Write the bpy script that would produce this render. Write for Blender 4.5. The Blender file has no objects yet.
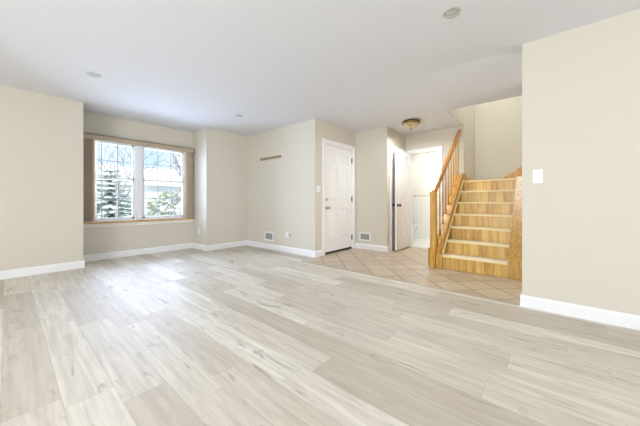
import bpy, bmesh, math, random
from mathutils import Vector, Matrix
random.seed(7)
S = bpy.context.scene
COL = S.collection
H = 2.44                                   # ceiling height

# ------------------------------------------------------------------ camera
cd = bpy.data.cameras.new('camera')
cam = bpy.data.objects.new('camera', cd)
COL.objects.link(cam)
cam.location = (0, 0, 0.972)
cam.rotation_euler = (math.radians(90), 0, math.radians(40.413 - 90))
cd.sensor_width = 36
cd.lens = 267.08 / 640 * 36
cd.shift_y = -(213 - 201.89) / 640
cd.clip_start = 0.02
cd.clip_end = 300
S.camera = cam

# ------------------------------------------------------------------ sky, daylight, exposure
SKY = 1.0
DAY = 1.0
S.view_settings.view_transform = 'Standard'
S.view_settings.look = 'None'
S.view_settings.gamma = 1
S.view_settings.use_curve_mapping = False
S.view_settings.exposure = 0.60
W = bpy.data.worlds.new('sky')
S.world = W
W.use_nodes = True
nt = W.node_tree
nt.nodes.clear()
o = nt.nodes.new('ShaderNodeOutputWorld')
b = nt.nodes.new('ShaderNodeBackground')
tc = nt.nodes.new('ShaderNodeTexCoord')
nz = nt.nodes.new('ShaderNodeTexNoise')
nz.inputs['Scale'].default_value = 3.0
nz.inputs['Detail'].default_value = 5
rp = nt.nodes.new('ShaderNodeValToRGB')
rp.color_ramp.elements[0].position = 0.42
rp.color_ramp.elements[0].color = (0.46, 0.66, 0.95, 1)
rp.color_ramp.elements[1].position = 0.62
rp.color_ramp.elements[1].color = (0.92, 0.96, 1.0, 1)
nt.links.new(tc.outputs['Generated'], nz.inputs['Vector'])
nt.links.new(nz.outputs['Fac'], rp.inputs['Fac'])
nt.links.new(rp.outputs['Color'], b.inputs['Color'])
b.inputs['Strength'].default_value = SKY
nt.links.new(b.outputs['Background'], o.inputs['Surface'])


def area_light(name, loc, direction, sx, sy, power, color):
    d = bpy.data.lights.new(name, 'AREA')
    d.shape = 'RECTANGLE'
    d.size, d.size_y = sx, sy
    d.energy = power
    d.color = color
    ob = bpy.data.objects.new(name, d)
    COL.objects.link(ob)
    ob.location = loc
    ob.rotation_euler = Vector(direction).to_track_quat('-Z', 'Y').to_euler()
    return ob


sd = bpy.data.lights.new('sun', 'SUN')
sd.energy = 2.7
sd.angle = math.radians(2)
sd.color = (1.0, 0.96, 0.9)
sun = bpy.data.objects.new('sun', sd)
COL.objects.link(sun)
sun.rotation_euler = Vector((0.62, 0.45, -0.62)).to_track_quat('-Z', 'Y').to_euler()
# area lights added to fill the room from invented openings behind the camera
area_light('fill_light_back', (-3.48, 0.9, 1.15), (1, 0, -0.02), 3.0, 2.1, 104 * DAY, (0.965, 0.98, 1.0))
area_light('fill_light_rear', (0.2, -3.58, 1.25), (0.0, 1, -0.05), 2.6, 1.9, 24 * DAY, (0.965, 0.98, 1.0))
# daylight through the picture window, through the upstairs hall window
area_light('daylight_front_window', (1.65, 6.05, 1.4), (0, -1, -0.35), 1.6, 1.4, 84 * DAY, (0.56, 0.70, 1.0))
area_light('daylight_upper_hall', (5.9, 0.55, 4.7), (-0.05, 0.1, -1), 1.0, 0.8, 30 * DAY, (0.90, 0.95, 1.0))
area_light('fill_light_passage', (3.68, -2.05, 1.3), (0.0, 1, -0.12), 0.8, 1.9, 13 * DAY, (0.97, 0.985, 1.0))  # light added in an invented passage to brighten the foyer


# ------------------------------------------------------------------ material helpers
def lin(r, g, b):
    return tuple(((v / 255) / 12.92 if v / 255 <= 0.04045 else ((v / 255 + 0.055) / 1.055) ** 2.4) for v in (r, g, b)) + (1,)


class N:
    """tiny node builder"""
    def __init__(s, name):
        s.m = bpy.data.materials.new(name)
        s.m.use_nodes = True
        s.t = s.m.node_tree
        s.t.nodes.clear()
        s.out = s.t.nodes.new('ShaderNodeOutputMaterial')

    def node(s, kind, **kw):
        n = s.t.nodes.new(kind)
        for k, v in kw.items():
            setattr(n, k, v)
        return n

    def put(s, sock, v):
        if isinstance(v, bpy.types.NodeSocket):
            s.t.links.new(v, sock)
        else:
            sock.default_value = v

    def math(s, op, a, b=0.0, c=None):
        n = s.node('ShaderNodeMath', operation=op)
        s.put(n.inputs[0], a)
        s.put(n.inputs[1], b)
        if c is not None:
            s.put(n.inputs[2], c)
        return n.outputs[0]

    def obj_xyz(s):
        t = s.node('ShaderNodeTexCoord')
        x = s.node('ShaderNodeSeparateXYZ')
        s.t.links.new(t.outputs['Object'], x.inputs[0])
        return t.outputs['Object'], x.outputs[0], x.outputs[1], x.outputs[2]

    def comb(s, x, y, z=0.0):
        n = s.node('ShaderNodeCombineXYZ')
        for i, v in enumerate((x, y, z)):
            s.put(n.inputs[i], v)
        return n.outputs[0]

    def white(s, vec):
        n = s.node('ShaderNodeTexWhiteNoise', noise_dimensions='3D')
        s.t.links.new(vec, n.inputs['Vector'])
        return n.outputs['Value']

    def noise(s, vec, scale, detail=3, rough=0.55, dist=0.0):
        n = s.node('ShaderNodeTexNoise')
        if vec is not None:
            s.t.links.new(vec, n.inputs['Vector'])
        n.inputs['Scale'].default_value = scale
        n.inputs['Detail'].default_value = detail
        n.inputs['Roughness'].default_value = rough
        n.inputs['Distortion'].default_value = dist
        return n.outputs['Fac']

    def ramp(s, fac, stops):
        n = s.node('ShaderNodeValToRGB')
        e = n.color_ramp.elements
        while len(e) < len(stops):
            e.new(0.5)
        for i, (p, c) in enumerate(stops):
            e[i].position = p
            e[i].color = c
        s.put(n.inputs['Fac'], fac)
        return n.outputs['Color']

    def mix(s, fac, a, b, blend='MIX'):
        n = s.node('ShaderNodeMix', data_type='RGBA', blend_type=blend)
        s.put(n.inputs['Factor'], fac)
        s.put(n.inputs[6], a)
        s.put(n.inputs[7], b)
        return n.outputs[2]

    def bsdf(s, color, rough=0.5, metal=0.0, spec=0.5, bump=None, bstr=0.1, bdist=0.01, emis=None, estr=0.0):
        n = s.node('ShaderNodeBsdfPrincipled')
        s.put(n.inputs['Base Color'], color)
        s.put(n.inputs['Roughness'], rough)
        n.inputs['Metallic'].default_value = metal
        n.inputs['Specular IOR Level'].default_value = spec
        if emis is not None:
            n.inputs['Emission Color'].default_value = emis
            n.inputs['Emission Strength'].default_value = estr
        if bump is not None:
            bn = s.node('ShaderNodeBump')
            bn.inputs['Strength'].default_value = bstr
            bn.inputs['Distance'].default_value = bdist
            s.t.links.new(bump, bn.inputs['Height'])
            s.t.links.new(bn.outputs['Normal'], n.inputs['Normal'])
        s.t.links.new(n.outputs[0], s.out.inputs['Surface'])
        return s.m


def paint(name, col, rough=0.6, var=0.03, spec=0.3, bscale=220):
    n = N(name)
    v, x, y, z = n.obj_xyz()
    f = n.noise(v, 2.5, 3)
    c = n.mix(n.math('MULTIPLY', f, var * 2), col, tuple(k * 0.8 for k in col[:3]) + (1,))
    return n.bsdf(c, rough, spec=spec, bump=n.noise(v, bscale, 2), bstr=0.04, bdist=0.002)


def metal(name, col, rough=0.3):
    n = N(name)
    v, x, y, z = n.obj_xyz()
    f = n.noise(v, 60, 2)
    return n.bsdf(n.mix(n.math('MULTIPLY', f, 0.2), col, tuple(k * 0.7 for k in col[:3]) + (1,)), rough, metal=1.0)


WALL = paint('beige_wall_paint', (0.705, 0.660, 0.565, 1), 0.7)
CEIL = paint('white_ceiling_paint', (0.775, 0.785, 0.81, 1), 0.85, spec=0.2)
TRIM = paint('white_trim_gloss', (0.90, 0.90, 0.90, 1), 0.35, 0.01, 0.5)
DOORW = paint('white_door_paint', (0.90, 0.90, 0.89, 1), 0.4, 0.01, 0.5)
VINYL = paint('white_window_vinyl', (0.86, 0.87, 0.89, 1), 0.35, 0.01, 0.5)
MUNT = paint('backlit_white_muntin', (0.50, 0.53, 0.60, 1), 0.4, 0.01, 0.5)  # white muntins coloured grey, their backlit shade is painted in
PLAST = paint('white_switch_plastic', (0.88, 0.88, 0.86, 1), 0.3, 0.01, 0.5)
BATHW = paint('white_bathroom_paint', (0.86, 0.85, 0.80, 1), 0.6)
PORC = paint('white_porcelain', (0.85, 0.85, 0.84, 1), 0.12, 0.01, 0.5)
TAUPE = paint('taupe_valance_fabric', (0.50, 0.41, 0.30, 1), 0.75)
def mat_slat():
    n = N('taupe_blind_slat')
    d = n.node('ShaderNodeBsdfDiffuse')
    d.inputs['Color'].default_value = (0.80, 0.70, 0.57, 1)
    t = n.node('ShaderNodeBsdfTranslucent')
    t.inputs['Color'].default_value = (0.74, 0.66, 0.56, 1)
    m = n.node('ShaderNodeMixShader')
    m.inputs[0].default_value = 0.4
    n.t.links.new(d.outputs[0], m.inputs[1])
    n.t.links.new(t.outputs[0], m.inputs[2])
    n.t.links.new(m.outputs[0], n.out.inputs['Surface'])
    return n.m


SLAT = mat_slat()
BARWOOD = paint('grey_brown_strip', (0.34, 0.27, 0.18, 1), 0.6, 0.2)
DARK = paint('dark_slot', (0.03, 0.028, 0.025, 1), 0.6)
GRLGREY = paint('grey_grille_fin', (0.46, 0.46, 0.43, 1), 0.5)
LAMPG = paint('grey_lamp_lens', (0.54, 0.53, 0.50, 1), 0.5)
BRONZE = metal('dark_bronze', (0.05, 0.04, 0.035, 1), 0.35)
CHROME = metal('brushed_nickel', (0.55, 0.53, 0.50, 1), 0.3)
BRASS = metal('antique_brass', (0.26, 0.18, 0.07, 1), 0.3)


def mat_glass():
    n = N('window_glass')
    tr = n.node('ShaderNodeBsdfTransparent')
    gl = n.node('ShaderNodeBsdfGlossy')
    gl.inputs['Roughness'].default_value = 0.02
    fr = n.node('ShaderNodeFresnel')
    fr.inputs['IOR'].default_value = 1.35
    mx = n.node('ShaderNodeMixShader')
    n.t.links.new(fr.outputs[0], mx.inputs[0])
    n.t.links.new(tr.outputs[0], mx.inputs[1])
    n.t.links.new(gl.outputs[0], mx.inputs[2])
    n.t.links.new(mx.outputs[0], n.out.inputs['Surface'])
    return n.m


def mat_lampglass():
    n = N('alabaster_lamp_glass')
    v, x, y, z = n.obj_xyz()
    c = n.ramp(n.noise(v, 12, 4, 0.6, 0.8), [(0.3, (0.34, 0.26, 0.12, 1)), (0.7, (0.60, 0.52, 0.34, 1))])
    return n.bsdf(c, 0.25, emis=(1.0, 0.86, 0.6, 1), estr=0.05)


def mat_planks():
    """pale grey oak vinyl planks running along Y"""
    n = N('grey_oak_vinyl_planks')
    v, x, y, z = n.obj_xyz()
    pw, pl = 0.192, 1.22
    u = n.math('DIVIDE', n.math('ADD', x, 10.0), pw)
    row = n.math('FLOOR', u)
    fu = n.math('FRACT', u)
    off = n.white(n.comb(row, 3.0, 0.0))
    w = n.math('ADD', n.math('DIVIDE', n.math('ADD', y, 20.0), pl), off)
    cell = n.math('FLOOR', w)
    fw = n.math('FRACT', w)
    rnd = n.white(n.comb(row, cell, 5.0))
    rnd2 = n.white(n.comb(cell, row, 11.0))
    # grain coordinates: stretched along the plank, shifted per plank
    gx = n.math('ADD', x, n.math('MULTIPLY', rnd, 37.0))
    gy = n.math('ADD', y, n.math('MULTIPLY', rnd2, 53.0))
    gv = n.comb(n.math('MULTIPLY', gx, 6.0), n.math('MULTIPLY', gy, 0.8), n.math('MULTIPLY', rnd, 9.0))
    broad = n.noise(gv, 2.1, 5, 0.62, 1.6)
    fine = n.noise(n.comb(n.math('MULTIPLY', gx, 34.0), n.math('MULTIPLY', gy, 1.3)), 1.0, 5, 0.65, 0.5)
    base = n.ramp(rnd, [(0.0, lin(208, 198, 180)), (0.3, lin(222, 213, 197)), (0.7, lin(236, 229, 214)), (1.0, lin(246, 241, 229))])
    c = n.mix(n.ramp(broad, [(0.42, (0, 0, 0, 1)), (0.80, (0.62, 0.62, 0.62, 1))]), base, lin(184, 174, 157))
    c = n.mix(n.math('MULTIPLY', n.math('SUBTRACT', fine, 0.36), 1.25), c, lin(166, 155, 138))
    # knots
    kv = n.comb(n.math('MULTIPLY', gx, 12.0), n.math('MULTIPLY', gy, 2.8), rnd2)
    kn = n.noise(kv, 1.1, 3, 0.55, 0.9)
    c = n.mix(n.ramp(kn, [(0.62, (0, 0, 0, 1)), (0.80, (0.85, 0.85, 0.85, 1))]), c, lin(128, 115, 100))
    # joints
    e1 = n.math('LESS_THAN', n.math('MINIMUM', fu, n.math('SUBTRACT', 1.0, fu)), 0.0095)
    e2 = n.math('LESS_THAN', n.math('MINIMUM', fw, n.math('SUBTRACT', 1.0, fw)), 0.0014)
    e = n.math('MAXIMUM', e1, e2)
    c = n.mix(n.math('MULTIPLY', e, 0.25), c, lin(130, 118, 104))
    r = n.math('MULTIPLY_ADD', fine, 0.12, 0.46)
    return n.bsdf(c, r, spec=0.45, bump=n.math('SUBTRACT', fine, n.math('MULTIPLY', e, 2.0)), bstr=0.05, bdist=0.002)


def mat_tiles(name, a, b2, grout, size, rot=45, px=0.555, py=0.10, rough=0.3, gw=0.010, gstr=1.0):
    n = N(name)
    v, x, y, z = n.obj_xyz()
    r2 = 1 / math.sqrt(2)
    if rot == 45:
        p = n.math('MULTIPLY', n.math('SUBTRACT', n.math('SUBTRACT', x, y), px), r2)
        q = n.math('MULTIPLY', n.math('SUBTRACT', n.math('ADD', x, y), py), r2)
    elif rot == 'yz':
        p, q = y, z
    elif rot == 'xz':
        p, q = x, z
    else:
        p, q = x, y
    p = n.math('ADD', n.math('DIVIDE', p, size), 40.0)
    q = n.math('ADD', n.math('DIVIDE', q, size), 40.0)
    fp, fq = n.math('FRACT', p), n.math('FRACT', q)
    rnd = n.white(n.comb(n.math('FLOOR', p), n.math('FLOOR', q), 2.0))
    cloud = n.noise(n.comb(n.math('ADD', x, n.math('MULTIPLY', rnd, 20.0)), y, z), 9.0, 4, 0.6, 0.6)
    f = n.math('MULTIPLY_ADD', cloud, 0.75, n.math('MULTIPLY', rnd, 0.3))
    c = n.ramp(f, [(0.25, a), (0.75, b2)])
    e = n.math('MINIMUM', n.math('MINIMUM', fp, n.math('SUBTRACT', 1.0, fp)), n.math('MINIMUM', fq, n.math('SUBTRACT', 1.0, fq)))
    g = n.math('LESS_THAN', e, gw / size / 2)
    c = n.mix(n.math('MULTIPLY', g, gstr), c, grout)
    return n.bsdf(c, rough, spec=0.5, bump=n.math('SUBTRACT', 1.0, g), bstr=0.2, bdist=0.002)


def mat_oak(name, axis, tint=(1, 1, 1), boards=0.0, baxis=1, contrast=1.0):
    """honey oak; grain runs along axis; boards>0 glues boards of that width side by side along baxis"""
    n = N(name)
    v, x, y, z = n.obj_xyz()
    ax = [x, y, z]
    rnd = None
    if boards:
        q = n.math('ADD', n.math('DIVIDE', ax[baxis], boards), 30.0)
        wob = n.math('FLOOR', q)
        rnd = n.white(n.comb(wob, n.math('FLOOR', n.math('MULTIPLY', z, 5.15)), 1.0))
        fr = n.math('FRACT', q)
        ax = [n.math('ADD', k, n.math('MULTIPLY', rnd, 13.0)) for k in ax]
    s = [9.0, 9.0, 9.0]
    s[axis] = 0.9
    gv = n.comb(*[n.math('MULTIPLY', ax[i], s[i]) for i in range(3)])
    g = n.noise(gv, 2.2, 4, 0.6, 1.6)
    s2 = [70.0, 70.0, 70.0]
    s2[axis] = 3.0
    f = n.noise(n.comb(*[n.math('MULTIPLY', ax[i], s2[i]) for i in range(3)]), 1.0, 3)

    def tc_(c):
        return tuple(c[i] * tint[i] for i in range(3)) + (1,)
    c = n.ramp(g, [(0.28, tc_(lin(158, 104, 34))), (0.45, tc_(lin(206, 154, 68))), (0.62, tc_(lin(226, 184, 100))), (0.8, tc_(lin(238, 208, 138)))])
    c = n.mix(n.math('MULTIPLY', n.math('SUBTRACT', f, 0.35), 0.7 * contrast), c, tc_(lin(128, 82, 32)))
    if boards:
        c = n.mix(n.math('MULTIPLY', n.math('SUBTRACT', 1.0, rnd), 0.55), c, tc_(lin(150, 108, 50)))
        rn2 = n.white(n.comb(wob, n.math('FLOOR', n.math('MULTIPLY', z, 5.15)), 7.0))
        c = n.mix(n.math('MULTIPLY', rn2, 0.35), c, tc_(lin(240, 214, 150)))
        ed = n.math('LESS_THAN', n.math('MINIMUM', fr, n.math('SUBTRACT', 1.0, fr)), 0.018)
        c = n.mix(n.math('MULTIPLY', ed, 0.75), c, tc_(lin(100, 64, 24)))
    return n.bsdf(c, 0.32, spec=0.5, bump=f, bstr=0.05, bdist=0.002)


GLASS = mat_glass()
LGLASS = mat_lampglass()
PLANK = mat_planks()
TILE = mat_tiles('beige_stone_floor_tile', lin(178, 158, 134), lin(204, 187, 163), lin(100, 87, 72), 0.3048, gw=0.011)
BTILE = mat_tiles('white_floor_tile', lin(226, 224, 218), lin(234, 232, 226), lin(206, 203, 196), 0.2, rot=0)
WTILE_X = mat_tiles('white_wall_tile', lin(246, 247, 244), lin(250, 250, 248), lin(228, 228, 225), 0.11, rot='yz', rough=0.15, gw=0.004)
WTILE_Y = mat_tiles('white_wall_tile_side', lin(234, 235, 230), lin(240, 240, 236), lin(214, 214, 210), 0.11, rot='xz', rough=0.15, gw=0.004)
OAK_Z = mat_oak('honey_oak_upright', 2, (1.0, 0.99, 0.88))
OAK_X = mat_oak('honey_oak_sloping', 0, (1.05, 0.96, 0.82))
OAK_SKIRT = mat_oak('honey_oak_skirt', 2, (0.88, 0.86, 0.72), contrast=1.5)
OAK_R = mat_oak('honey_oak_riser_boards', 2, (1.22, 1.24, 1.02), 0.105, 1, 1.5)
OAK_RAIL = mat_oak('amber_oak_rail', 0, (0.76, 0.56, 0.34))
TREAD = paint('pale_cream_tread', lin(244, 236, 214), 0.4, 0.1)
NOSE = paint('pale_maple_nosing', lin(250, 231, 178), 0.35, 0.1)
SILLW = mat_oak('oak_sill', 0, (0.92, 0.85, 0.70))
THRESH = paint('pale_transition_strip', lin(186, 174, 154), 0.4, 0.1)


# ------------------------------------------------------------------ mesh helpers
def box(bm, x0, y0, z0, x1, y1, z1):
    vs = [bm.verts.new(p) for p in ((x0, y0, z0), (x1, y0, z0), (x1, y1, z0), (x0, y1, z0), (x0, y0, z1), (x1, y0, z1), (x1, y1, z1), (x0, y1, z1))]
    for f in ((0, 3, 2, 1), (4, 5, 6, 7), (0, 1, 5, 4), (1, 2, 6, 5), (2, 3, 7, 6), (3, 0, 4, 7)):
        bm.faces.new([vs[i] for i in f])
    return vs


def boxes(*bs, bevel=0.0):
    bm = bmesh.new()
    for b_ in bs:
        box(bm, *b_)
    if bevel:
        bmesh.ops.bevel(bm, geom=list(bm.edges), offset=bevel, segments=2, affect='EDGES', profile=0.5)
    return bm


def prism(pts, axis, a, b_, bm=None):
    """polygon pts (2D) extruded along axis from a to b_"""
    bm = bm or bmesh.new()

    def mk(p, t):
        return {0: (t, p[0], p[1]), 1: (p[0], t, p[1]), 2: (p[0], p[1], t)}[axis]
    A = [bm.verts.new(mk(p, a)) for p in pts]
    B = [bm.verts.new(mk(p, b_)) for p in pts]
    n = len(pts)
    bm.faces.new(A)
    bm.faces.new(B)
    for i in range(n):
        bm.faces.new((A[i], A[(i + 1) % n], B[(i + 1) % n], B[i]))
    bmesh.ops.recalc_face_normals(bm, faces=bm.faces)
    return bm


def tube(bm, p0, p1, r0, r1=None, seg=10):
    r1 = r0 if r1 is None else r1
    p0, p1 = Vector(p0), Vector(p1)
    d = p1 - p0
    M = Matrix.Translation((p0 + p1) / 2) @ d.to_track_quat('Z', 'Y').to_matrix().to_4x4()
    bmesh.ops.create_cone(bm, cap_ends=True, segments=seg, radius1=r0, radius2=r1, depth=d.length, matrix=M)


def lathe(prof, seg=28, M=None):
    """profile [(r,z)] turned about Z"""
    bm = bmesh.new()
    rings = []
    for r, z in prof:
        if r < 1e-6:
            rings.append([bm.verts.new((0, 0, z))])
        else:
            rings.append([bm.verts.new((r * math.cos(2 * math.pi * i / seg), r * math.sin(2 * math.pi * i / seg), z)) for i in range(seg)])
    for a, b_ in zip(rings, rings[1:]):
        for i in range(seg):
            j = (i + 1) % seg
            if len(a) == 1 and len(b_) == 1:
                continue
            if len(a) == 1:
                bm.faces.new((a[0], b_[i], b_[j]))
            elif len(b_) == 1:
                bm.faces.new((a[i], a[j], b_[0]))
            else:
                bm.faces.new((a[i], a[j], b_[j], b_[i]))
    bmesh.ops.recalc_face_normals(bm, faces=bm.faces)
    for f in bm.faces:
        f.smooth = True
    if M is not None:
        bmesh.ops.transform(bm, matrix=M, verts=bm.verts)
    return bm


def obj(name, bm, mat, parent=None, smooth=False):
    me = bpy.data.meshes.new(name)
    bm.normal_update()
    if smooth:
        for f in bm.faces:
            f.smooth = True
    bm.to_mesh(me)
    bm.free()
    me.materials.append(mat)
    ob = bpy.data.objects.new(name, me)
    COL.objects.link(ob)
    if parent is not None:
        ob.parent = parent
    return ob


def tag(ob, label, cat, group=None, kind=None):
    ob['label'] = label
    ob['category'] = cat
    if group:
        ob['group'] = group
    if kind:
        ob['kind'] = kind
    return ob


def thing(name, label, cat, loc=(0, 0, 0), rz=0.0, group=None):
    e = bpy.data.objects.new(name, None)
    e.empty_display_size = 0.1
    COL.objects.link(e)
    e.location = loc
    e.rotation_euler = (0, 0, rz)
    return tag(e, label, cat, group)


def struct(name, bm, mat, label, cat, parent=None):
    ob = obj(name, bm, mat, parent)
    return tag(ob, label, cat, kind='structure')


# ------------------------------------------------------------------ plan (metres; X right-away, Y left-away)
YA, YW, YB = 5.215, 5.72, 5.1485
XA, XB, XC = 0.737, 2.5705, 3.515
YD, XE, YF, XG = 3.107, 4.79, 2.366, 5.673
XI, YH = 4.608, 1.218
XR, YR = 3.12, 0.18
XT = 3.14
BX, BY = -3.6, -3.7
T = 0.12
UP = 4.95

# floors
struct('floor', prism([(BX - T, BY - T), (XT, BY - T), (XT, 3.09), (XC + T, 3.09), (XC + T, YW + T), (BX - T, YW + T)], 2, -0.06, 0), PLANK,
       'pale grey oak vinyl plank floor of the empty living room', 'floor')
struct('floor_foyer', prism([(XT, -2.4), (4.4, -2.4), (4.4, YR), (XG + 0.02, YR), (XG + 0.02, 3.9), (XC + T, 3.9), (XC + T, 3.09), (XT, 3.09)], 2, -0.06, 0), TILE,
       'beige stone tile floor laid diagonally in front of the stairs and entry door', 'floor')
struct('floor_bathroom', boxes((XG + 0.02, YH + T, -0.06, 7.4, 3.3, 0.004)), BTILE, 'white tiled bathroom floor beyond the open door', 'floor')
# transition strip
bm = prism([(XT - 0.028, 0.0), (XT + 0.022, 0.0), (XT + 0.015, 0.006), (XT - 0.02, 0.006)], 1, YR + 0.02, 3.07)
struct('trim_1', bm, THRESH, 'pale transition strip between plank floor and foyer tile', 'trim')

# ceilings
struct('ceiling', boxes((BX - T, BY - T, H, XI, YW + T, H + T), (XI, YH + 0.02, H, XG + 0.06, 3.9, H + T), (XG + 0.06, YH + T, H, 7.5, 3.9, H + T)), CEIL,
       'white flat ceiling over living room and foyer', 'ceiling')
struct('ceiling_stairwell', boxes((XI - T, -2.0, UP, 7.0, YH + T, UP + T)), CEIL, 'white ceiling high above the stairwell', 'ceiling')

# walls
struct('wall_left', prism([(BX - T, YA), (XA, YA), (XA, YW + T), (XA - T, YW + T), (XA - T, YA + T), (BX - T, YA + T)], 2, 0, H), WALL,
       'plain beige wall left of the window alcove', 'wall')
WX0, WX1, WZ0, WZ1 = 0.775, 2.43, 0.635, 2.05
struct('wall_window', boxes((XA, YW, 0, XB, YW + T, WZ0), (XA, YW, WZ1, XB, YW + T, H), (XA, YW, WZ0, WX0, YW + T, WZ1), (WX1, YW, WZ0, XB, YW + T, WZ1)), WALL,
       'beige alcove wall around the picture window', 'wall')
struct('wall_pier', boxes((XB, YB, 0, XC, YW + T, H)), WALL, 'beige wall pier right of the window alcove', 'wall')
struct('wall_center', boxes((XC, YD, 0, XC + T, YB, H)), WALL, 'beige wall with return grille and brown strip', 'wall')
DX0, DX1, DZ = 3.776, 4.70, 2.055
struct('wall_entry', boxes((XC + T, YD, 0, DX0, YD + T, H), (DX1, YD, 0, XE, YD + T, H), (DX0, YD, DZ, DX1, YD + T, H)), WALL,
       'beige wall around the white entry door', 'wall')
struct('wall_foyer', boxes((XE, YF, 0, XE + T, YD + T, H)), WALL, 'beige wall with floor register between entry door and closet', 'wall')
CX0, CX1, CZ = 4.99, 5.58, 2.03
struct('wall_closet', boxes((XE + T, YF, 0, CX0, YF + T, H), (CX1, YF, 0, XG, YF + T, H), (CX0, YF, CZ, CX1, YF + T, H)), WALL,
       'short beige wall around the closet door', 'wall')
BY0, BY1, BZ = 1.665, 2.262, 2.03
struct('wall_bathroom', boxes((XG, YH, 0, XG + T, BY0, H), (XG, BY1, 0, XG + T, YF + T, H), (XG, BY0, BZ, XG + T, BY1, H)), WALL,
       'beige wall around the bathroom doorway', 'wall')
struct('wall_stair_left', boxes((XG + T, YH, 0, 6.82, YH + T, UP), (XI, YH, H + T, XG + T, YH + T, UP), (XI, YH, H, XG + T, YH + 0.02, H + T)), WALL,
       'beige stairwell wall left of the landing', 'wall')
struct('wall_stair_far', boxes((6.70, -1.95, 0, 6.82, YH, UP)), WALL, 'beige stairwell wall behind the landing', 'wall')
struct('wall_stair_right', boxes((4.13, YR - T, 0, 5.62, YR, H), (XI - T, YR - T, H, 5.62, YR, UP)), WALL, 'beige stairwell wall on the right of the steps', 'wall')
struct('wall_stair_header', boxes((XI - T, YR, H + T, XI, YH + T, UP)), WALL, 'beige wall above the stairwell opening edge', 'wall')
struct('wall_stair_end', boxes((5.50, -1.95, 0, 5.62, YR - T, UP), (5.62, -1.95, 0, 6.70, -1.83, UP)), WALL, 'beige wall enclosing the upper flight', 'wall')
struct('wall_passage', boxes((4.13, -2.3, 0, 4.25, YR - T, H), (XR + T, -2.3, 0, 4.13, -2.2, 0.02), (XR + T, -2.3, 2.3, 4.13, -2.2, H)), WALL, 'beige wall of the side passage added behind the right wall to admit light', 'wall')  # unseen passage, made up so that light reaches the foyer
struct('wall_right', boxes((XR, BY, 0, XR + T, YR, H)), WALL, 'wide beige wall on the right with a light switch', 'wall')
struct('wall_back', boxes((BX - T, BY - T, 0, BX, -0.7, H), (BX - T, 2.5, 0, BX, YA, H), (BX - T, -0.7, 2.22, BX, 2.5, H)), WALL,
       'beige wall behind the camera with an opening added for light', 'wall')  # unseen opening made up to let light in, holds no door
struct('wall_rear', boxes((BX, BY - T, 0, -1.2, BY, H), (1.6, BY - T, 0, XR + T, BY, H), (-1.2, BY - T, 0, 1.6, BY, 0.25), (-1.2, BY - T, 2.22, 1.6, BY, H)), WALL,
       'beige wall behind the camera with a wide opening added for light', 'wall')  # opening invented for the rear fill light, no window in it
# bathroom shell
struct('wall_bath_far', boxes((7.1, YH + T, 0, 7.2, 3.3, H)), BATHW, 'white bathroom wall seen through the doorway', 'wall')
struct('wall_bath_left', boxes((XG + T, 3.2, 0, 7.1, 3.3, H)), BATHW, 'white bathroom side wall', 'wall')
struct('trim_2', boxes((7.085, YH + T, 0.004, 7.1, 3.2, 1.10), bevel=0.003), WTILE_X, 'white tile wainscot on the bathroom far wall', 'wall tile')
struct('wall_closet_inside', boxes((4.92, 2.9, 0, XG + T, 3.0, H)), WALL, 'closet back wall', 'wall')

# baseboards
BH, BT = 0.108, 0.014


def baseboard(name, runs, label, extra=()):
    """runs: (x0,y0,x1,y1,nx,ny): wall line and the side the board stands on"""
    bm = bmesh.new()
    for x0, y0, x1, y1, nx, ny in runs:
        ax, ay = (x0 + nx * BT, y0 + ny * BT)
        cx, cy = (x1 + nx * BT, y1 + ny * BT)
        prof = [(0.0, 0.0), (BT, 0.0), (BT, BH - 0.022), (BT * 0.45, BH - 0.004), (0.0, BH)]
        A = [bm.verts.new((x0 + nx * d, y0 + ny * d, z)) for d, z in prof]
        B = [bm.verts.new((x1 + nx * d, y1 + ny * d, z)) for d, z in prof]
        k = len(prof)
        bm.faces.new(A)
        bm.faces.new(B)
        for i in range(k):
            bm.faces.new((A[i], A[(i + 1) % k], B[(i + 1) % k], B[i]))
    bmesh.ops.recalc_face_normals(bm, faces=bm.faces)
    return struct(name, bm, TRIM, label, 'baseboard')


baseboard('baseboard_left', [(BX, YA, XA + BT, YA, 0, -1), (XA, YA, XA, YW - BT, 1, 0)], 'white baseboard along the left wall')
baseboard('baseboard_window', [(XA + BT, YW, XB - BT, YW, 0, -1)], 'white baseboard under the window')
baseboard('baseboard_pier', [(XB, YB - BT, XB, YW, -1, 0), (XB, YB, XC - BT, YB, 0, -1)], 'white baseboard around the wall pier')
baseboard('baseboard_center', [(XC, YD - BT, XC, YB, -1, 0), (XC, YD, 3.704, YD, 0, -1)], 'white baseboard under the return grille')
baseboard('baseboard_foyer', [(XE, YF - BT, XE, YD - 0.02, -1, 0), (XE, YF, 4.920, YF, 0, -1)], 'white baseboard under the floor register')
baseboard('baseboard_right', [(XR, BY, XR, YR + BT, -1, 0), (XR, YR, XR + T, YR, 0, 1)], 'white baseboard along the right wall')
baseboard('baseboard_bathroom', [(XG, 1.36, XG, 1.60, -1, 0)], 'white baseboard right of the bathroom doorway')


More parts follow.
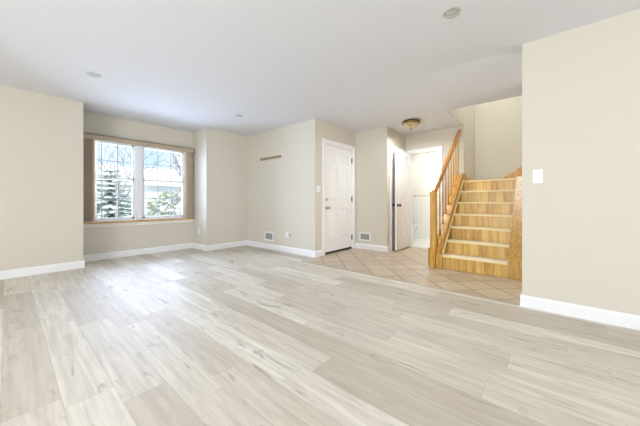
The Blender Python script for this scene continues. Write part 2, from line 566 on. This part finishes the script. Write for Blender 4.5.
# door casings
def casing(name, ax, plane, a0, a1, ztop, w, sgn, label, left=True):
    """flat casing with an outer bead around an opening a0..a1 in the plane"""
    bm = bmesh.new()

    def slab(u0, u1, z0, z1, d):
        lo, hi = sorted((plane, plane + sgn * d))
        if ax == 'x':
            box(bm, u0, lo, z0, u1, hi, z1)
        else:
            box(bm, lo, u0, z0, hi, u1, z1)
    t = 0.016
    slab(a1, a1 + w, 0, ztop, t)
    slab(a1 + w - 0.02, a1 + w + 0.001, 0, ztop + w + 0.001, t + 0.007)
    if left:
        slab(a0 - w, a0, 0, ztop, t)
        slab(a0 - w - 0.001, a0 - w + 0.02, 0, ztop + w + 0.001, t + 0.007)
    slab(a0 - (w if left else 0), a1 + w, ztop, ztop + w, t)
    slab(a0 - (w if left else 0) + 0.02, a1 + w - 0.02, ztop + w - 0.02, ztop + w + 0.001, t + 0.0068)
    # jamb lining in the wall's depth
    for u0, u1, z0, z1 in ((a0, a0 + 0.018, 0, ztop), (a1 - 0.018, a1, 0, ztop), (a0 + 0.018, a1 - 0.018, ztop - 0.018, ztop)):
        lo, hi = sorted((plane, plane - sgn * T))
        if ax == 'x':
            box(bm, u0, lo, z0, u1, hi, z1)
        else:
            box(bm, lo, u0, z0, hi, u1, z1)
    return struct(name, bm, TRIM, label, 'door casing')


casing('trim_3', 'x', YD, DX0, DX1, DZ, 0.068, -1, 'white casing around the entry door')
casing('trim_4', 'x', YF, CX0, CX1, CZ, 0.066, -1, 'white casing around the closet door')
casing('trim_5', 'y', XG, BY0, BY1, BZ, 0.062, -1, 'white casing around the bathroom doorway')


# six-panel doors: built in local coords x 0..w, y thickness, z 0..h
def panel_door_bm(w, h, t=0.036):
    bm = bmesh.new()
    rec = 0.014
    box(bm, 0, -t / 2 + rec, 0, w, t / 2 - rec, h)
    st, mid = 0.115 * w / 0.8, 0.105 * w / 0.8
    rows = [(0.22, 0.80), (0.97, 1.60), (1.70, 1.90)]
    rows = [(a * h / 2.02, b_ * h / 2.02) for a, b_ in rows]
    cols = [(st, w / 2 - mid / 2), (w / 2 + mid / 2, w - st)]
    zs = [0] + [v for r in rows for v in r] + [h]
    for s in (-1, 1):
        y0, y1 = sorted((s * (t / 2 - rec), s * t / 2))
        box(bm, 0, y0, 0, st, y1, h)
        box(bm, w - st, y0, 0, w, y1, h)
        box(bm, w / 2 - mid / 2, y0, 0, w / 2 + mid / 2, y1, h)
        for k in range(0, len(zs), 2):
            for c0, c1 in cols:
                box(bm, c0, y0, zs[k], c1, y1, zs[k + 1])
        # raised bevelled fields
        for z0, z1 in rows:
            for c0, c1 in cols:
                i, j = 0.018, 0.046
                yb, yt = s * (t / 2 - rec), s * (t / 2 - 0.001)
                A = [bm.verts.new(p) for p in ((c0 + i, yb, z0 + i), (c1 - i, yb, z0 + i), (c1 - i, yb, z1 - i), (c0 + i, yb, z1 - i))]
                B = [bm.verts.new(p) for p in ((c0 + j, yt, z0 + j), (c1 - j, yt, z0 + j), (c1 - j, yt, z1 - j), (c0 + j, yt, z1 - j))]
                bm.faces.new(B)
                for k in range(4):
                    bm.faces.new((A[k], A[(k + 1) % 4], B[(k + 1) % 4], B[k]))
    bmesh.ops.recalc_face_normals(bm, faces=bm.faces)
    return bm


def knob_bm(M, r=0.027):
    return lathe([(0, 0), (0.032, 0), (0.032, 0.006), (0.012, 0.010), (0.011, 0.032), (r * 0.8, 0.038), (r, 0.052), (r * 0.85, 0.064), (0, 0.068)], 18, M)


def facing(loc, d):
    return Matrix.Translation(loc) @ Vector(d).to_track_quat('Z', 'Y').to_matrix().to_4x4()


def hinge_bm(x, y, z, hgt=0.1):
    bm = boxes((x - 0.014, y - 0.004, z - hgt / 2, x + 0.014, y + 0.003, z + hgt / 2))
    tube(bm, (x, y - 0.006, z - hgt / 2 - 0.004), (x, y - 0.006, z + hgt / 2 + 0.004), 0.007)
    return bm


# entry door (closed), local frame at its latch-side foot
d1 = obj('door_1', panel_door_bm(DX1 - DX0 - 0.042, DZ - 0.06, 0.044), DOORW)
d1.location = (DX0 + 0.021, YD + 0.035, 0.038)
tag(d1, 'white six-panel entry door with dark hinges on its right edge', 'door', kind='structure')
yl = -0.022
obj('door_knob', knob_bm(facing((0.055, yl, 0.825), (0, -1, 0))), CHROME, d1)
obj('deadbolt', lathe([(0, 0), (0.027, 0), (0.027, 0.008), (0.020, 0.013), (0, 0.014)], 18, facing((0.055, yl, 0.978), (0, -1, 0))), CHROME, d1)
for zz in (0.20, 0.995, 1.79):
    obj('hinge', hinge_bm(DX1 - DX0 - 0.042 + 0.008, yl - 0.005, zz), BRONZE, d1)
obj('door_sweep', boxes((0, -0.025, -0.036, DX1 - DX0 - 0.042, 0.022, -0.002)), DARK, d1)

# bathroom door, swung open against the closet front
HX, HY = 5.640, 2.272
LX, LY = 4.942, 2.258
w = math.hypot(HX - LX, HY - LY)
d2 = obj('door_2', panel_door_bm(w, 1.99), DOORW)
d2.location = (LX, LY, 0.022)
d2.rotation_euler = (0, 0, math.atan2(HY - LY, HX - LX))
tag(d2, 'white six-panel bathroom door swung open with black knobs', 'door', kind='structure')
obj('door_knob', knob_bm(facing((0.045, -0.018, 0.885), (0, -1, 0))), BRONZE, d2)
obj('door_knob', knob_bm(facing((0.045, 0.018, 0.885), (0, 1, 0)), 0.024), BRONZE, d2)

# closet door (closed, mostly hidden behind the open bathroom door)
d3 = obj('door_3', panel_door_bm(CX1 - CX0 - 0.042, 1.985), DOORW)
d3.location = (CX0 + 0.021, YF + 0.019, 0.018)
tag(d3, 'white closet door set back behind the open bathroom door', 'door', kind='structure')

# ------------------------------------------------------------------ picture window: two double-hung units
ZM = 1.378


def window_unit(name, x0, x1, label):
    y0 = YW + 0.035
    bm = bmesh.new()
    fw = 0.035
    for b_ in ((x0, y0, WZ0, x0 + fw, y0 + 0.075, WZ1), (x1 - fw, y0, WZ0, x1, y0 + 0.075, WZ1),
               (x0, y0, WZ1 - fw, x1, y0 + 0.075, WZ1), (x0, y0 - 0.03, WZ0, x1, y0 + 0.075, WZ0 + 0.03)):
        box(bm, *b_)
    wn = struct(name, bm, VINYL, label, 'window')
    for nm, z0, z1, yy in (('lower_sash', WZ0 + 0.03, ZM + 0.018, y0 + 0.012), ('upper_sash', ZM - 0.018, WZ1 - fw, y0 + 0.044)):
        a, b2 = x0 + fw, x1 - fw
        s = 0.026
        bot = 0.036 if nm == 'lower_sash' else s
        top = 0.036
        sm = boxes((a, yy, z0, a + s, yy + 0.028, z1), (b2 - s, yy, z0, b2, yy + 0.028, z1), (a, yy, z0, b2, yy + 0.028, z0 + bot),
                   (a, yy, z1 - top, b2, yy + 0.028, z1))
        sh = obj(nm, sm, VINYL, wn)
        g0, g1, h0, h1 = a + s, b2 - s, z0 + bot, z1 - top
        obj('glass_pane', boxes((g0, yy + 0.012, h0, g1, yy + 0.016, h1)), GLASS, sh)
        mm = bmesh.new()
        for k in (1, 2):
            c = x0 + fw + s / 2 + (x1 - x0 - 2 * fw - s) * k / 3
            box(mm, c - 0.008, yy + 0.004, h0, c + 0.008, yy + 0.011, h1)
        zc = (h0 + h1) / 2
        box(mm, g0, yy + 0.003, zc - 0.008, g1, yy + 0.010, zc + 0.008)
        obj('muntin_grid', mm, MUNT, sh)
    return wn


window_unit('window_1', WX0, 1.555, 'left double-hung white window half covered by the stacked blinds')
window_unit('window_2', 1.625, WX1, 'right double-hung white window beside the narrow blind stack')
struct('trim_6', boxes((1.545, YW + 0.005, WZ0, 1.635, YW + 0.10, WZ1), bevel=0.004), VINYL, 'white mullion post between the two windows', 'window trim')
sl = struct('trim_7', boxes((XA + 0.005, YW - 0.055, 0.612, XB - 0.005, YW + 0.06, 0.634), bevel=0.004), SILLW, 'thin oak window sill board', 'window sill')
struct('trim_8', boxes((XA + 0.005, YW - 0.022, 0.545, XB - 0.005, YW, 0.612), bevel=0.004), paint('cream_apron', (0.86, 0.83, 0.75, 1), 0.5),
       'cream apron board under the window sill', 'window trim')

# vertical blinds
vb = thing('vertical_blinds', 'taupe vertical blinds drawn open at both sides of the picture window', 'blinds', (1.65, YW - 0.06, 0.64))


def vpart(name, bm, mat):
    bmesh.ops.translate(bm, verts=bm.verts, vec=(-1.65, -(YW - 0.06), -0.64))
    return obj(name, bm, mat, vb)


VAL0, VAL1 = 1.985, 2.078
vpart('valance', boxes((XA + 0.008, YW - 0.105, VAL0, XB - 0.02, YW - 0.095, VAL1), (XA + 0.008, YW - 0.105, VAL1 - 0.01, XB - 0.02, YW - 0.002, VAL1),
                       (XB - 0.03, YW - 0.105, VAL0, XB - 0.02, YW - 0.002, VAL1)), TAUPE)
vpart('headrail', boxes((XA + 0.03, YW - 0.075, 2.03, XB - 0.05, YW - 0.035, 2.066), bevel=0.003), VINYL)


def slat(x, ang):
    bm = bmesh.new()
    c, s = math.cos(ang), math.sin(ang)
    n = 6
    rows = []
    for z in (0.655, 2.03):
        rows.append([bm.verts.new((x + c * (i / n - 0.5) * 0.085 - s * 0.006 * (1 - (2 * i / n - 1) ** 2), YW - 0.055 + s * (i / n - 0.5) * 0.085 + c * 0.006 * (1 - (2 * i / n - 1) ** 2), z)) for i in range(n + 1)])
    for i in range(n):
        bm.faces.new((rows[0][i], rows[0][i + 1], rows[1][i + 1], rows[1][i]))
    bmesh.ops.solidify(bm, geom=list(bm.faces), thickness=0.0016)
    return bm


for i in range(9):
    vpart('slat', slat(0.785 + i * 0.019, math.radians(38)), SLAT)
for i in range(7):
    vpart('slat', slat(2.385 + i * 0.018, math.radians(142)), SLAT)

# ------------------------------------------------------------------ staircase
RISE, GO, SX0 = 0.194, 0.214, 4.15
NOS = 0.03
SY0, SY1 = 0.385, 1.17
LZ = RISE * 7
LX0 = SX0 + GO * 6                    # landing riser
sc = thing('staircase', 'honey oak staircase with cream treads rising to a landing', 'staircase', (SX0, SY1, 0))


def spart(name, bm, mat, parent=None):
    bmesh.ops.translate(bm, verts=bm.verts, vec=(-SX0, -SY1, 0))
    return obj(name, bm, mat, parent or sc)


for k in range(7):
    x = SX0 + GO * k
    z = RISE * (k + 1)
    spart('riser', boxes((x, SY0 + 0.002, z - RISE, x + 0.02, SY1 - 0.002, z - 0.026)), OAK_R)
    if k < 6:
        t = spart('tread', boxes((x - 0.006, SY0 + 0.002, z - 0.026, x + GO + 0.02, SY1 - 0.002, z)), TREAD)
        spart('nosing', boxes((x - NOS, SY0 + 0.002, z - 0.027, x - 0.004, SY1 - 0.002, z + 0.001), bevel=0.006), NOSE, t)
lt = spart('landing', boxes((LX0 - 0.004, SY0 + 0.002, LZ - 0.026, 6.70, YH - 0.001, LZ), (5.62, -0.001 + YR - 0.06, LZ - 0.10, 6.70, SY0, LZ)), TREAD)
spart('nosing', boxes((LX0 - NOS, SY0 + 0.002, LZ - 0.027, LX0 - 0.004, SY1 - 0.002, LZ + 0.001), bevel=0.006), NOSE, lt)
# left closed stringer: rises past the nosings and carries the balusters
SLOPE = RISE / GO


def nosez(x):
    return RISE + (x - (SX0 - NOS)) * SLOPE


SR = 0.175
xe = XG - 0.002
ztop = LZ + 0.135
xk = (ztop - SR - RISE) / SLOPE + SX0 - NOS
spart('left_stringer', prism([(SX0 + 0.005, 0), (xe, 0), (xe, ztop), (xk, ztop), (SX0 + 0.005, nosez(SX0) + SR)], 1, SY1, 1.208), OAK_SKIRT)
SB = -0.03
spart('baluster_base', prism([(SX0 + 0.005, 0), (xe, 0), (xe, ztop - 0.02), (xk + 0.1, ztop - 0.02), (SX0 + 0.005, nosez(SX0) + SB)], 1, 1.208, 1.318), OAK_X)
# slim lighter moulding on the inner face along the nosing line
a, b_ = SX0 - 0.005, 5.40
spart('stringer_moulding', prism([(a, nosez(a) - 0.012), (b_, nosez(b_) - 0.012), (b_, nosez(b_) + 0.022), (a, nosez(a) + 0.022)], 1, SY1 - 0.012, SY1), NOSE)
# right stringer: broad sloping board with an upright front panel
a = SX0 - 0.03
spart('right_stringer', prism([(a, 0), (5.60, 0), (5.60, LZ + 0.03), (LX0 + 0.02, LZ + 0.03), (a, nosez(a) + 0.02)], 1, YR + 0.002, SY0), OAK_SKIRT)
spart('landing_skirt', boxes((XG + 0.125, YH - 0.016, LZ, 6.684, YH - 0.002, LZ + 0.10), bevel=0.003), OAK_X)
spart('landing_skirt', prism([(YH - 0.017, LZ), (YH - 0.017, LZ + 0.10), (0.70, LZ + 0.10), (-0.6, LZ + 1.04), (-0.6, LZ + 0.7), (0.3, LZ)], 0, 6.684, 6.698), OAK_X)
# upper flight turning right from the landing
for k in range(5):
    y = 0.10 - 0.22 * k
    z = LZ + RISE * (k + 1)
    spart('riser', boxes((5.63, y - 0.02, z - RISE, 6.68, y, z - 0.026)), OAK_R)
    spart('tread', boxes((5.63, y - 0.22 - 0.02, z - 0.026, 6.68, y + NOS, z), bevel=0.004), TREAD)
# newel
NX, NY, NW = 4.100, 1.261, 0.074
nw = spart('newel_post', boxes((NX, NY, 0, NX + NW, NY + NW, 1.085), bevel=0.004), OAK_Z)
spart('newel_cap', boxes((NX - 0.008, NY - 0.008, 1.085, NX + NW + 0.008, NY + NW + 0.008, 1.118), bevel=0.008), OAK_Z, nw)
spart('plinth_block', boxes((4.16, 1.315, 0, 4.26, 1.385, 0.275), bevel=0.006), OAK_SKIRT)
spart('plinth_block', boxes((4.118, SY1 + 0.002, 0, 4.156, 1.258, 0.20), bevel=0.004), OAK_Z)
# handrail
RY = 1.292
R0, R1 = (NX + NW * 0.6, 1.105), (XG - 0.004, 2.338)
RS = (R1[1] - R0[1]) / (R1[0] - R0[0])


def railz(x):
    return R0[1] + (x - R0[0]) * RS


hw = 0.03
prof = [(-hw, -0.032), (hw, -0.032), (hw, -0.005), (hw * 1.1, 0.012), (hw * 0.7, 0.030), (0, 0.036), (-hw * 0.7, 0.030), (-hw * 1.1, 0.012), (-hw, -0.005)]
bm = bmesh.new()
A = [bm.verts.new((R0[0], RY + p, R0[1] + q)) for p, q in prof]
B = [bm.verts.new((R1[0], RY + p, R1[1] + q)) for p, q in prof]
bm.faces.new(A)
bm.faces.new(B)
for i in range(len(prof)):
    j = (i + 1) % len(prof)
    bm.faces.new((A[i], A[j], B[j], B[i]))
bmesh.ops.recalc_face_normals(bm, faces=bm.faces)
spart('handrail', bm, OAK_RAIL)
# turned balusters
nb = 9
for i in range(nb):
    x = 4.27 + i * 0.161
    z0 = min(nosez(x) + SB, ztop - 0.02) - 0.01
    z1 = railz(x) - 0.028
    L = z1 - z0
    q = 0.0145
    bm = lathe([(0, 0), (q, 0), (q, 0.12), (q * 0.55, 0.135), (q * 1.05, 0.17), (q * 0.75, 0.21), (q * 0.95, 0.32), (q * 0.6, L - 0.12), (q * 0.7, L - 0.1), (q * 0.62, L), (0, L)], 10, Matrix.Translation((x, RY, z0)))
    spart('baluster', bm, OAK_Z)

# ------------------------------------------------------------------ ceiling fixtures
dl = thing('ceiling_lamp', 'brass flush ceiling lamp with alabaster glass bowl over the foyer', 'lamp', (4.76, 1.885, H))
obj('canopy', lathe([(0, 0), (0.13, 0), (0.160, -0.018), (0.166, -0.045), (0.150, -0.062), (0, -0.058)], 36), BRASS, dl)
obj('glass_bowl', lathe([(0.142, -0.058), (0.136, -0.072), (0.110, -0.102), (0.072, -0.126), (0.035, -0.138), (0, -0.141)], 36), LGLASS, dl)
obj('finial', lathe([(0, -0.134), (0.020, -0.136), (0.022, -0.146), (0.010, -0.152), (0.014, -0.165), (0.006, -0.175), (0, -0.178)], 16), BRASS, dl)

pl = bpy.data.lights.new('foyer_fill_disk', 'AREA')  # disk light added below the finial to brighten the foyer
pl.shape = 'DISK'
pl.size = 0.24
pl.energy = 11
pl.color = (1.0, 0.985, 0.96)
plo = bpy.data.objects.new('foyer_fill_disk', pl)
COL.objects.link(plo)
plo.parent = dl
plo.location = (0, 0, -0.185)

for (x, y), lab in zip(((2.233, 0.565), (0.656, 3.985), (2.563, 3.99)),
                       ('round recessed downlight with cream eyeball, nearest to the right wall', 'round grey recessed downlight near the left wall', 'small round recessed downlight before the wall pier')):
    rl = thing('recessed_downlight', lab, 'ceiling light', (x, y, H), 0, 'recessed ceiling lights')
    obj('trim_ring', lathe([(0.040, -0.001), (0.045, -0.008), (0.062, -0.007), (0.066, -0.0005)], 32), LAMPG, rl)
    obj('lens', lathe([(0, -0.011), (0.02, -0.010), (0.041, -0.004)], 32), LAMPG, rl)


# ------------------------------------------------------------------ wall fittings
def plate_local(name, label, cat, loc, rz, wd, ht, kind, group=None):
    """plate in the local XZ plane facing local -Y"""
    t = thing(name, label, cat, loc, rz, group)
    obj('cover_plate', boxes((-wd / 2, -0.007, -ht / 2, wd / 2, 0, ht / 2), bevel=0.002), PLAST, t)
    if kind == 'rocker':
        obj('rocker', boxes((-0.017, -0.011, -0.033, 0.017, -0.006, 0.033), bevel=0.002), paint('rocker_plastic', (0.80, 0.79, 0.82, 1), 0.3), t)
    elif kind == 'toggle2':
        for s in (-0.023, 0.023):
            obj('toggle', boxes((s - 0.005, -0.016, -0.010, s + 0.005, -0.006, 0.010), bevel=0.002), PLAST, t)
    elif kind == 'outlet':
        for s in (-0.020, 0.020):
            r = obj('receptacle', boxes((-0.015, -0.009, s - 0.013, 0.015, -0.006, s + 0.013), bevel=0.002), PLAST, t)
            obj('slot', boxes((-0.007, -0.0095, s - 0.004, -0.005, -0.0085, s + 0.005), (0.005, -0.0095, s - 0.004, 0.007, -0.0085, s + 0.005)), DARK, r)
    return t


RX = math.radians(-90)                     # local -Y turned to face -X
plate_local('light_switch', 'white rocker light switch on the right wall', 'switch', (XR, 0.067, 1.203), RX, 0.072, 0.122, 'rocker')
plate_local('light_switch', 'white double switch plate left of the entry door', 'switch', (3.602, YD, 1.205), 0, 0.115, 0.118, 'toggle2')
plate_local('wall_outlet', 'white outlet low on the side of the wall pier facing the window', 'outlet', (XB, 5.45, 0.373), RX, 0.072, 0.118, 'outlet')
plate_local('wall_outlet', 'white outlet right of the return grille', 'outlet', (XC, 3.825, 0.338), RX, 0.072, 0.118, 'outlet')
cj = thing('cable_jack', 'small dark round cable jack right of the low outlet', 'jack', (XC, 3.735, 0.332), RX)
obj('jack_ring', lathe([(0, 0), (0.022, 0), (0.022, 0.004), (0.012, 0.007), (0, 0.007)], 16, facing((0, 0, 0), (0, -1, 0))), GRLGREY, cj)
obj('jack_pin', lathe([(0, 0.006), (0.006, 0.006), (0.006, 0.016), (0, 0.016)], 12, facing((0, 0, 0), (0, -1, 0))), BRONZE, cj)


def grille(name, label, loc, wd, ht, slots, vertical, fin):
    t = thing(name, label, 'vent', loc, RX)
    b = 0.026
    obj('frame', boxes((-wd / 2, -0.008, -ht / 2, wd / 2, 0, -ht / 2 + b), (-wd / 2, -0.008, ht / 2 - b, wd / 2, 0, ht / 2),
                       (-wd / 2, -0.008, -ht / 2 + b, -wd / 2 + b, 0, ht / 2 - b), (wd / 2 - b, -0.008, -ht / 2 + b, wd / 2, 0, ht / 2 - b)), TRIM, t)
    obj('backing', boxes((-wd / 2 + b, -0.002, -ht / 2 + b, wd / 2 - b, -0.0005, ht / 2 - b)), DARK, t)
    bm = bmesh.new()
    iw, ih = wd - 2 * b, ht - 2 * b
    for i in range(slots):
        if vertical:
            u = -iw / 2 + iw * (i + 0.5) / slots
            box(bm, u - iw / slots * 0.26, -0.006, -ih / 2, u + iw / slots * 0.26, -0.003, ih / 2)
        else:
            u = -ih / 2 + ih * (i + 0.5) / slots
            box(bm, -iw / 2, -0.006, u - ih / slots * 0.36, iw / 2, -0.003, u + ih / slots * 0.36)
    if vertical:
        box(bm, -iw / 2, -0.0075, -0.006, iw / 2, -0.004, 0.006)
        for u in (-iw / 6, iw / 6):
            box(bm, u - 0.006, -0.0078, -ih / 2, u + 0.006, -0.003, ih / 2)
    obj('fins', bm, fin, t)
    return t


grille('wall_register', 'white heat register with vertical slots between entry door and closet', (XE, 2.862, 0.255), 0.262, 0.168, 12, True, GRLGREY)
grille('return_grille', 'white framed grey return grille low on the beige wall', (XC, 4.37, 0.264), 0.285, 0.18, 10, False, GRLGREY)
st = thing('wall_strip', 'narrow grey-brown wooden mounting strip high on the beige wall', 'mounting strip', (XC, 4.325, 1.871), RX)
obj('board', boxes((-0.33, -0.016, -0.026, 0.33, 0, 0.026), bevel=0.003), BARWOOD, st)
for u in (-0.26, 0.0, 0.26):
    obj('screw', lathe([(0, 0), (0.006, 0), (0.005, 0.002), (0, 0.003)], 10, facing((u, -0.016, 0), (0, -1, 0))), CHROME, st)

# ------------------------------------------------------------------ bathroom contents
tb = thing('towel_bar', 'thin grey towel bar on the white tiled bathroom wall', 'towel bar', (7.1, 2.40, 1.13))
bm = bmesh.new()
tube(bm, (-0.07, -0.36, 0), (-0.07, 0.32, 0), 0.009, seg=12)
obj('bar', bm, CHROME, tb, True)
for u in (-0.35, 0.31):
    bm = bmesh.new()
    tube(bm, (0, u, 0), (-0.008, u, 0), 0.026, 0.022, 16)
    tube(bm, (-0.006, u, 0), (-0.08, u, 0), 0.012, 0.012, 12)
    obj('bracket', bm, CHROME, tb, True)

tl = thing('toilet', 'white toilet partly hidden by the open bathroom door', 'toilet', (6.35, 2.90, 0.004))


def oval(cx, cy, rx, ry, n=24):
    return [(cx + rx * math.cos(2 * math.pi * i / n), cy + ry * math.sin(2 * math.pi * i / n)) for i in range(n)]


def loft(levels):
    bm = bmesh.new()
    R = [[bm.verts.new((x, y, z)) for x, y in oval(cx, cy, rx, ry)] for z, cx, cy, rx, ry in levels]
    n = len(R[0])
    for a, b_ in zip(R, R[1:]):
        for i in range(n):
            bm.faces.new((a[i], a[(i + 1) % n], b_[(i + 1) % n], b_[i]))
    bm.faces.new(R[0])
    bm.faces.new(R[-1])
    bmesh.ops.recalc_face_normals(bm, faces=bm.faces)
    for f in bm.faces:
        f.smooth = len(f.verts) == 4
    return bm


obj('bowl', loft([(0, 0, -0.22, 0.11, 0.20), (0.06, 0, -0.22, 0.10, 0.19), (0.2, 0, -0.24, 0.11, 0.19), (0.30, 0, -0.27, 0.16, 0.23), (0.36, 0, -0.28, 0.18, 0.25), (0.375, 0, -0.28, 0.175, 0.245)]), PORC, tl)
obj('seat', loft([(0.376, 0, -0.285, 0.185, 0.25), (0.396, 0, -0.285, 0.185, 0.25), (0.40, 0, -0.285, 0.175, 0.24)]), PORC, tl)
obj('lid', loft([(0.402, 0, -0.285, 0.18, 0.245), (0.415, 0, -0.285, 0.18, 0.245), (0.420, 0, -0.285, 0.165, 0.23)]), PORC, tl)
tk = obj('tank', boxes((-0.22, 0.02, 0.37, 0.22, 0.20, 0.72), bevel=0.02), PORC, tl)
obj('tank_lid', boxes((-0.23, 0.01, 0.722, 0.23, 0.21, 0.755), bevel=0.01), PORC, tk)
obj('flush_handle', boxes((-0.19, -0.005, 0.64, -0.11, 0.018, 0.66), bevel=0.005), CHROME, tk)

bl = bpy.data.lights.new('bathroom_ceiling_lamp', 'AREA')
bl.shape = 'DISK'
bl.size = 0.5
bl.energy = 13
bl.color = (1.0, 0.97, 0.9)
blo = bpy.data.objects.new('bathroom_ceiling_lamp', bl)
COL.objects.link(blo)
blo.location = (6.45, 2.1, H - 0.03)

# ------------------------------------------------------------------ outside the window, washed-out haze put into pale colours
LAWN = N('pale_winter_lawn')
v, x, y, z = LAWN.obj_xyz()
LAWN = LAWN.bsdf(LAWN.ramp(LAWN.noise(v, 0.7, 5), [(0.35, (0.34, 0.40, 0.32, 1)), (0.65, (0.50, 0.53, 0.50, 1))]), 0.9)
ROAD = paint('pale_blue_grey_road', (0.36, 0.42, 0.50, 1), 0.8)
BARK = paint('grey_bark', (0.42, 0.38, 0.37, 1), 0.9, 0.2)
SPRUCE = paint('hazed_green_needles', (0.70, 0.77, 0.72, 1), 0.9, 0.3)  # needles lightened, overexposed haze is put into the colour
LEAF = paint('pale_green_leaves', (0.58, 0.62, 0.50, 1), 0.9, 0.3)
SIDING = paint('white_siding', (0.80, 0.80, 0.80, 1), 0.7)
ROOF = paint('hazed_grey_roof', (0.74, 0.74, 0.78, 1), 0.8)  # roof paled to carry the same haze in its colour
GZ = -0.35
struct('ground', boxes((-60, YW + T + 0.05, GZ - 0.2, 70, 110, GZ)), LAWN, 'pale winter lawn outside the window', 'lawn')
struct('street', boxes((-60, 17, GZ, 70, 24, GZ + 0.02)), ROAD, 'pale street beyond the lawn', 'street')


def bare_tree(loc, hgt, seed, label, lean=0.0, r=0.13):
    rnd = random.Random(seed)
    t = thing('bare_tree', label, 'tree', loc)
    tr, br = bmesh.new(), bmesh.new()

    def grow(bm, p, d, L, rad, depth):
        q = p + d * L
        tube(bm, p, q, rad, rad * 0.68, 6)
        if depth == 0:
            return
        for _ in range(3 if depth > 1 else 4):
            nd = (d + Vector((rnd.uniform(-1, 1), rnd.uniform(-1, 1), rnd.uniform(-0.15, 0.7))) * 0.8).normalized()
            grow(br, p + d * L * rnd.uniform(0.55, 1.0), nd, L * rnd.uniform(0.6, 0.8), rad * 0.55, depth - 1)
    grow(tr, Vector((0, 0, 0)), Vector((lean, 0, 1)).normalized(), hgt * 0.36, r, 4)
    obj('trunk', tr, BARK, t)
    obj('branches', br, BARK, t)
    return t


def conifer(loc, hgt, rad, seed, label):
    rnd = random.Random(seed)
    t = thing('conifer', label, 'tree', loc)
    bm = bmesh.new()
    tube(bm, (0, 0, 0), (0, 0, hgt), 0.16, 0.02, 8)
    obj('trunk', bm, BARK, t)
    f = bmesh.new()
    tiers = 15
    for k in range(tiers):
        z = hgt * (0.06 + 0.92 * k / tiers)
        R = rad * (1 - k / tiers) ** 0.85 + 0.1
        for i in range(11):
            a = 2 * math.pi * (i + rnd.random() * 0.8) / 11
            L = R * rnd.uniform(0.75, 1.1)
            p0 = Vector((0.05 * math.cos(a), 0.05 * math.sin(a), z))
            for j in range(5):
                s = (j + 1) / 5
                c = Vector((math.cos(a) * L * s, math.sin(a) * L * s, z - 0.28 * L * s + 0.1 * s * s * L))
                M = Matrix.Translation(c) @ Matrix.Rotation(a, 4, 'Z') @ Matrix.Diagonal((L * 0.17, 0.10 + 0.10 * (1 - s) + 0.05, 0.05, 1))
                bmesh.ops.create_icosphere(f, subdivisions=1, radius=1, matrix=M)
    obj('needles', f, SPRUCE, t)
    return t


def bush(loc, rx, rz, seed, label, group=None):
    rnd = random.Random(seed)
    t = thing('shrub', label, 'shrub', loc, 0, group)
    s = bmesh.new()
    for i in range(7):
        a = rnd.uniform(0, 6.28)
        tube(s, (0, 0, 0), (math.cos(a) * rx * 0.6, math.sin(a) * rx * 0.6, rz * 0.8), 0.03, 0.01, 6)
    obj('stems', s, BARK, t)
    f = bmesh.new()
    for i in range(420):
        u, w_, q = rnd.uniform(-1, 1), rnd.uniform(0, 6.28), rnd.uniform(0.55, 1) ** 0.5
        c = math.sqrt(1 - u * u)
        p = Vector((c * math.cos(w_) * rx * q, c * math.sin(w_) * rx * q, rz * 0.55 + u * rz * 0.5 * q))
        M = Matrix.Translation(p) @ Matrix.Rotation(w_, 4, 'Z') @ Matrix.Rotation(rnd.uniform(-1, 1), 4, 'X') @ Matrix.Diagonal((0.13, 0.09, 0.03, 1))
        bmesh.ops.create_icosphere(f, subdivisions=1, radius=1, matrix=M)
    obj('leaves', f, LEAF, t)
    return t


conifer((3.0, 14.8, GZ), 3.0, 2.0, 3, 'blue-green conifer with layered boughs outside the left window')
bush((4.75, 11.8, GZ), 1.2, 1.75, 5, 'pale green rounded shrub outside the right window')
bush((6.9, 14.2, GZ), 1.0, 1.4, 8, 'smaller pale shrub behind the rounded shrub')
bare_tree((8.6, 19.0-4.2, GZ), 6.0, 11, 'bare leafless tree outside the right window', -0.10)
bare_tree((2.35, 11.0, GZ), 5.6, 44, 'thin bare sapling in front of the conifer', 0.06, 0.05)
bare_tree((3.9, 19.5 + 6.5, GZ), 8.5, 21, 'tall bare tree across the street behind the conifer', 0.05, 0.16)
bare_tree((11.5, 27, GZ), 8.5, 31, 'tall bare tree across the street on the right', 0.0, 0.16)

hs = thing('house', 'white house with grey roof across the street', 'house', (10.5, 38, GZ))
obj('house_walls', prism([(-8, 0), (8, 0), (8, 3.2), (-8, 3.2)], 1, -4, 4), SIDING, hs)
obj('roof', prism([(-4.5, 3.15), (4.5, 3.15), (0, 5.6)], 0, -8.4, 8.4), ROOF, hs)
for u in (-5.5, -2.5, 2.5, 5.5):
    wf = obj('window_frame', boxes((u - 0.6, -4.06, 1.0, u + 0.6, -3.99, 2.3)), TRIM, hs)
    obj('pane', boxes((u - 0.5, -4.08, 1.1, u + 0.5, -4.05, 2.2)), ROAD, wf)
obj('front_door', boxes((-0.5, -4.06, 0, 0.5, -3.99, 2.1)), ROOF, hs)
